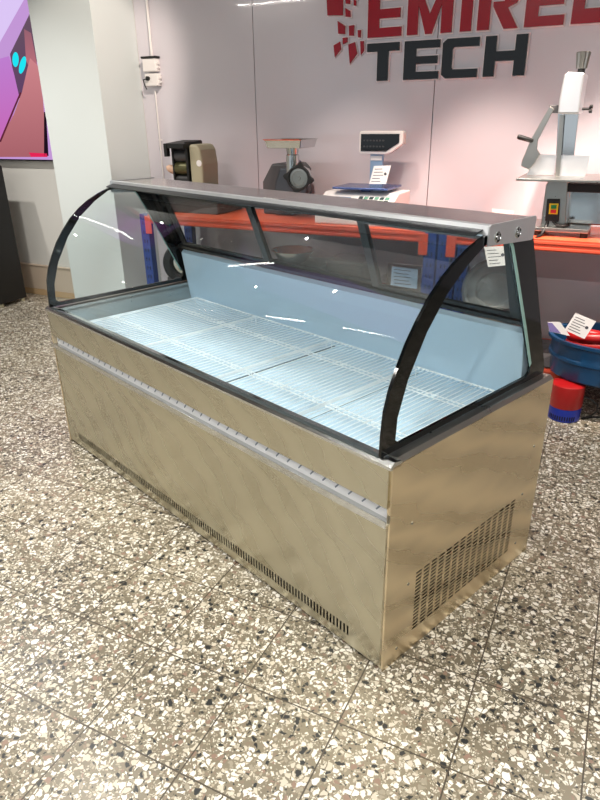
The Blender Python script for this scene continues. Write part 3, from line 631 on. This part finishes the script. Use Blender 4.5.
bm = NB(); tube(bm, [Q(548, 221, SYY-.06, o), Q(545, 229, SYY-.08, o), Q(541, 235, SYY-.11, o), Q(536, 238, SYY-.15, o)], .0075, 8); obj('cord', bm, M['blackmatte'], t, smooth=True)
bm = NB(); tube(bm, [Q(553, 221, SYY-.06, o), Q(557, 225.5, SYY-.075, o), Q(563, 226.5, SYY-.08, o), Q(569, 225, SYY-.06, o)], .0075, 8); obj('cord', bm, M['blackmatte'], t, smooth=True)
# ------------------------------------------------------------------ things on the lower shelves
LS = .202
o = (-2.26, 2.22, LS)
t = thing('drum_machine', 'round steel drum machine with a dark rubber rim behind the far end of the case', 'machine', o)
bm = NB(); box(bm, -.10, .12, -.03, .18, 0, .25); obj('stand', bm, M['grey'], t, bevel=.01)
A = axis((0, .06, .34), (.55, -1, 0)); bm = NB(); lathe(bm, [(.10, -.08), (.128, -.07), (.13, .0), (.11, .01)], 40, A); obj('drum', bm, M['bright'], t, smooth=True)
bm = NB(); lathe(bm, [(.118, .0), (.142, .01), (.146, .04), (.135, .06), (.10, .062), (.085, .05), (.085, .0)], 40, A, cap=False); obj('rim', bm, M['blackmatte'], t, smooth=True)
bm = NB(); lathe(bm, [(.09, .02), (.085, .03), (.03, .04), (.025, .075), (.002, .08)], 32, A); obj('hub', bm, M['bright'], t, smooth=True)
# stainless bowls
def bowl():
    t = thing('steel_bowl', '', 'bowl', (0, 0, 0), 0, 'stainless bowls on the lower shelf')
    bm = NB(); lathe(bm, [(.05, .004), (.09, .03), (.125, .075), (.133, .09), (.14, .092), (.137, .094), (.128, .09), (.120, .076), (.086, .034), (.048, .008)], 36); obj('basin', bm, M['bright'], t, smooth=True)
    bm = NB(); lathe(bm, [(.045, 0), (.05, .004)], 24); obj('foot_ring', bm, M['brushed'], t)
    return t
def crate(name, x, y, w, d, h, m, label, cat, lid=None, z=LS):
    t = thing(name, label, cat, (x, y, z)); bm = NB(); box(bm, -w/2, w/2, -d/2, d/2, 0, h); obj('body', bm, M[m], t, bevel=.008)
    bm = NB(); box(bm, -w/2-.006, w/2+.006, -d/2-.006, d/2+.006, h+.0005, h+.02); obj('lid', bm, M[lid or m], t, bevel=.005); return t
crate('storage_box', -1.93, 2.42, .40, .34, .22, 'olive', 'olive grey lidded box on the lower shelf of the left rack, nearest the blue post', 'box', 'beige')
crate('storage_box', -1.46, 2.42, .36, .34, .36, 'grey', 'dark grey lidded box on the lower shelf, beneath the meat grinder', 'box')
b0 = bowl(); b0.location = (-1.46, 2.35, LS+.3805); b0['label'] = 'shiny steel bowl on the dark grey box beneath the meat grinder'
crate('appliance_box', -1.12, 2.50, .24, .24, .40, 'blackmatte', 'dark upright appliance on the lower shelf between the grey box and the steel appliance', 'appliance', 'grey')
crate('steel_appliance', -.74, 2.46, .34, .26, .30, 'grey', 'grey steel appliance with shiny lid behind the framed notice', 'appliance', 'bright')
b1 = dup(b0, (-1.10, 2.21, LS), label='shiny steel bowl on the lower shelf in front of the dark upright appliance')
b2 = dup(b0, (-.62, 2.42, LS+.3205), label='shiny steel bowl on top of the grey steel appliance, beside the middle blue post'); b2.scale = (.75, .75, .8)
# framed notice
c0 = P(405, 276, 2.17)
t = thing('framed_notice', 'clear acrylic frame holding a printed sheet on a stand beside the middle blue post', 'notice', (c0.x, 2.19, LS))
def fq(u, w, y): return P(u, w, y)-Vector((c0.x, 2.19, LS))
bm = NB(); prism(bm, [fq(u, w, 2.17) for u, w in ((388, 263), (421.5, 266), (420, 293), (386, 288))], (0, .008, 0), holes=[[fq(u, w, 2.17) for u, w in ((392, 266), (418, 269), (417, 289), (390.5, 285))]]); obj('frame', bm, M['bright'], t)
bm = NB(); prism(bm, [fq(u, w, 2.174) for u, w in ((392, 266), (418, 269), (417, 289), (390.5, 285))], (0, .002, 0))
for k in range(5):
    prism(bm, [fq(u, w, 2.1732) for u, w in ((394, 269+3.4*k), (411-2*(k % 2), 270.8+3.4*k), (411-2*(k % 2), 271.5+3.4*k), (394, 269.8+3.4*k))], (0, .0003, 0), mi=1)
obj('printed_sheet', bm, [M['palebl'], M['text']], t)
zf = fq(404, 290, 2.17).z
bm = NB(); tube(bm, [(0, 0, .012), (0, 0, zf)], .006, 8); lathe(bm, [(.06, 0), (.06, .01), (.01, .014)], 24); obj('stand', bm, M['bright'], t, smooth=True)
# wrapped dome on the right rack
c0 = P(490, 315, 2.30)
t = thing('wrapped_cover', 'round transparent cover wrapped in plastic on the lower shelf, seen through the near side glass', 'cover', (c0.x, 2.36, LS))
bm = NB(); lathe(bm, [(.13, 0), (.135, .02), (.13, .26), (.12, .262)], 36); obj('pot', bm, M['brushed'], t, smooth=True)
bm = NB(); A = axis((0, -.03, .34), (.15, -1, .35)); lathe(bm, [(.172, 0), (.175, .012), (.160, .028), (.145, .022), (.132, .034), (.10, .044), (.088, .036), (.04, .050), (.004, .052)], 48, A); obj('dome', bm, M['wrap'], t, smooth=True)
bm = NB()
for k in range(10):
    a = 2*PI*k/10; tube(bm, [A @ Vector((.03*math.cos(a), .03*math.sin(a), .054)), A @ Vector((.10*math.cos(a+.12), .10*math.sin(a+.12), .050)), A @ Vector((.165*math.cos(a+.2), .165*math.sin(a+.2), .030))], .0018, 5)
obj('wrap_folds', bm, M['wrap'], t, smooth=True)
card('price_card', [(484, 247), (506, 246), (508, 265), (488, 267)], 2.135, 'white price card taped under the orange beam, seen through the near side glass')
card('price_card', [(492, 208.5), (514, 211), (513, 215), (492, 213)], 2.62, 'white card lying at the back of the rack beyond the top of the case', lines=0, glyph=False)
# blue tub, its contents and the pump
o = (.44, 2.16, LS)
t = thing('blue_tub', 'dark blue ribbed plastic tub on the lower shelf at the right edge', 'tub', o)
bm = NB(); n_ = 48
def tubring(rx, ry, z, rib): return [bm.verts.new((rx*math.cos(2*PI*k/n_)*(1+rib*(1 if (k//3) % 2 else 0)), ry*math.sin(2*PI*k/n_)*(1+rib*(1 if (k//3) % 2 else 0)), z)) for k in range(n_)]
rg = [tubring(.258, .21, 0, .0), tubring(.266, .218, .012, .03), tubring(.268, .22, .095, .025), tubring(.285, .232, .10, .0), tubring(.285, .232, .115, .0), tubring(.275, .226, .12, .02), tubring(.28, .23, .185, .02), tubring(.298, .243, .19, 0), tubring(.298, .243, .205, 0), tubring(.275, .222, .203, 0), tubring(.25, .2, .02, 0)]
for a, b_ in zip(rg, rg[1:]):
    for k in range(n_): bm.faces.new((a[k], a[(k+1)%n_], b_[(k+1)%n_], b_[k]))
bm.faces.new(rg[0]); bm.faces.new(rg[-1]); obj('shell', bm, M['tub'], t, smooth=True)
c0 = P(584, 332, 2.08)
bm = NB(); pts = []
for k in range(40):
    a = k/40*2*PI*2.2; pts.append((c0.x+.04+.10*math.cos(a), 2.15+.07*math.sin(a), .33+.10*k/40))
tube(bm, pts, .028, 12); tag(obj('red_hose', bm, M['pumpred'], smooth=True), 'coiled red hose lying inside the dark blue tub', 'hose')
card('price_card', [(575.5, 313), (596, 321.5), (584.5, 339), (564.5, 330)], 1.985, 'white printed card standing on the red hose in the blue tub', lines=6)
bm = NB(); prism(bm, [P(u, w, 1.93) for u, w in ((547.5, 322), (560, 322), (570, 336), (549, 331.5))], (0, .0015, 0)); prism(bm, [P(u, w, 1.928) for u, w in ((547.5, 322.5), (552, 323), (561, 333.5), (549.5, 331.5))], (0, .001, 0), mi=1)
tag(obj('leaflet', bm, [M['paper'], M['lilac']]), 'lilac and white leaflet tucked behind the rim of the blue tub', 'leaflet')
o = (.288, 1.985, 0)
t = thing('submersible_pump', 'red and blue cylindrical submersible pump on the floor under the blue tub', 'pump', o)
bm = NB(); lathe(bm, [(.074, 0), (.078, .004), (.080, .06), (.079, .072)], 40)
for k in range(12): 
    a = -PI/2-.9+k*.15; q = Matrix.Rotation(a, 4, 'Z'); box(bm, .0785, .0802, -.003, .003, .012, .035, 1, q)
obj('strainer_base', bm, [M['pumpblue'], M['hole']], t, smooth=True)
bm = NB(); lathe(bm, [(.079, .0725), (.081, .076), (.080, .19), (.07, .196), (.03, .198)], 40); obj('barrel', bm, M['pumpred'], t, smooth=True)
bm = NB(); tube(bm, [(.081, .0, .13), (.12, -.01, .125), (.148, -.01, .10), (.152, 0, .06), (.13, .01, .03), (.09, .01, .006), (.14, .05, .006), (.3, .12, .006)], .0045, 8); obj('power_cord', bm, M['blackmatte'], t, smooth=True)
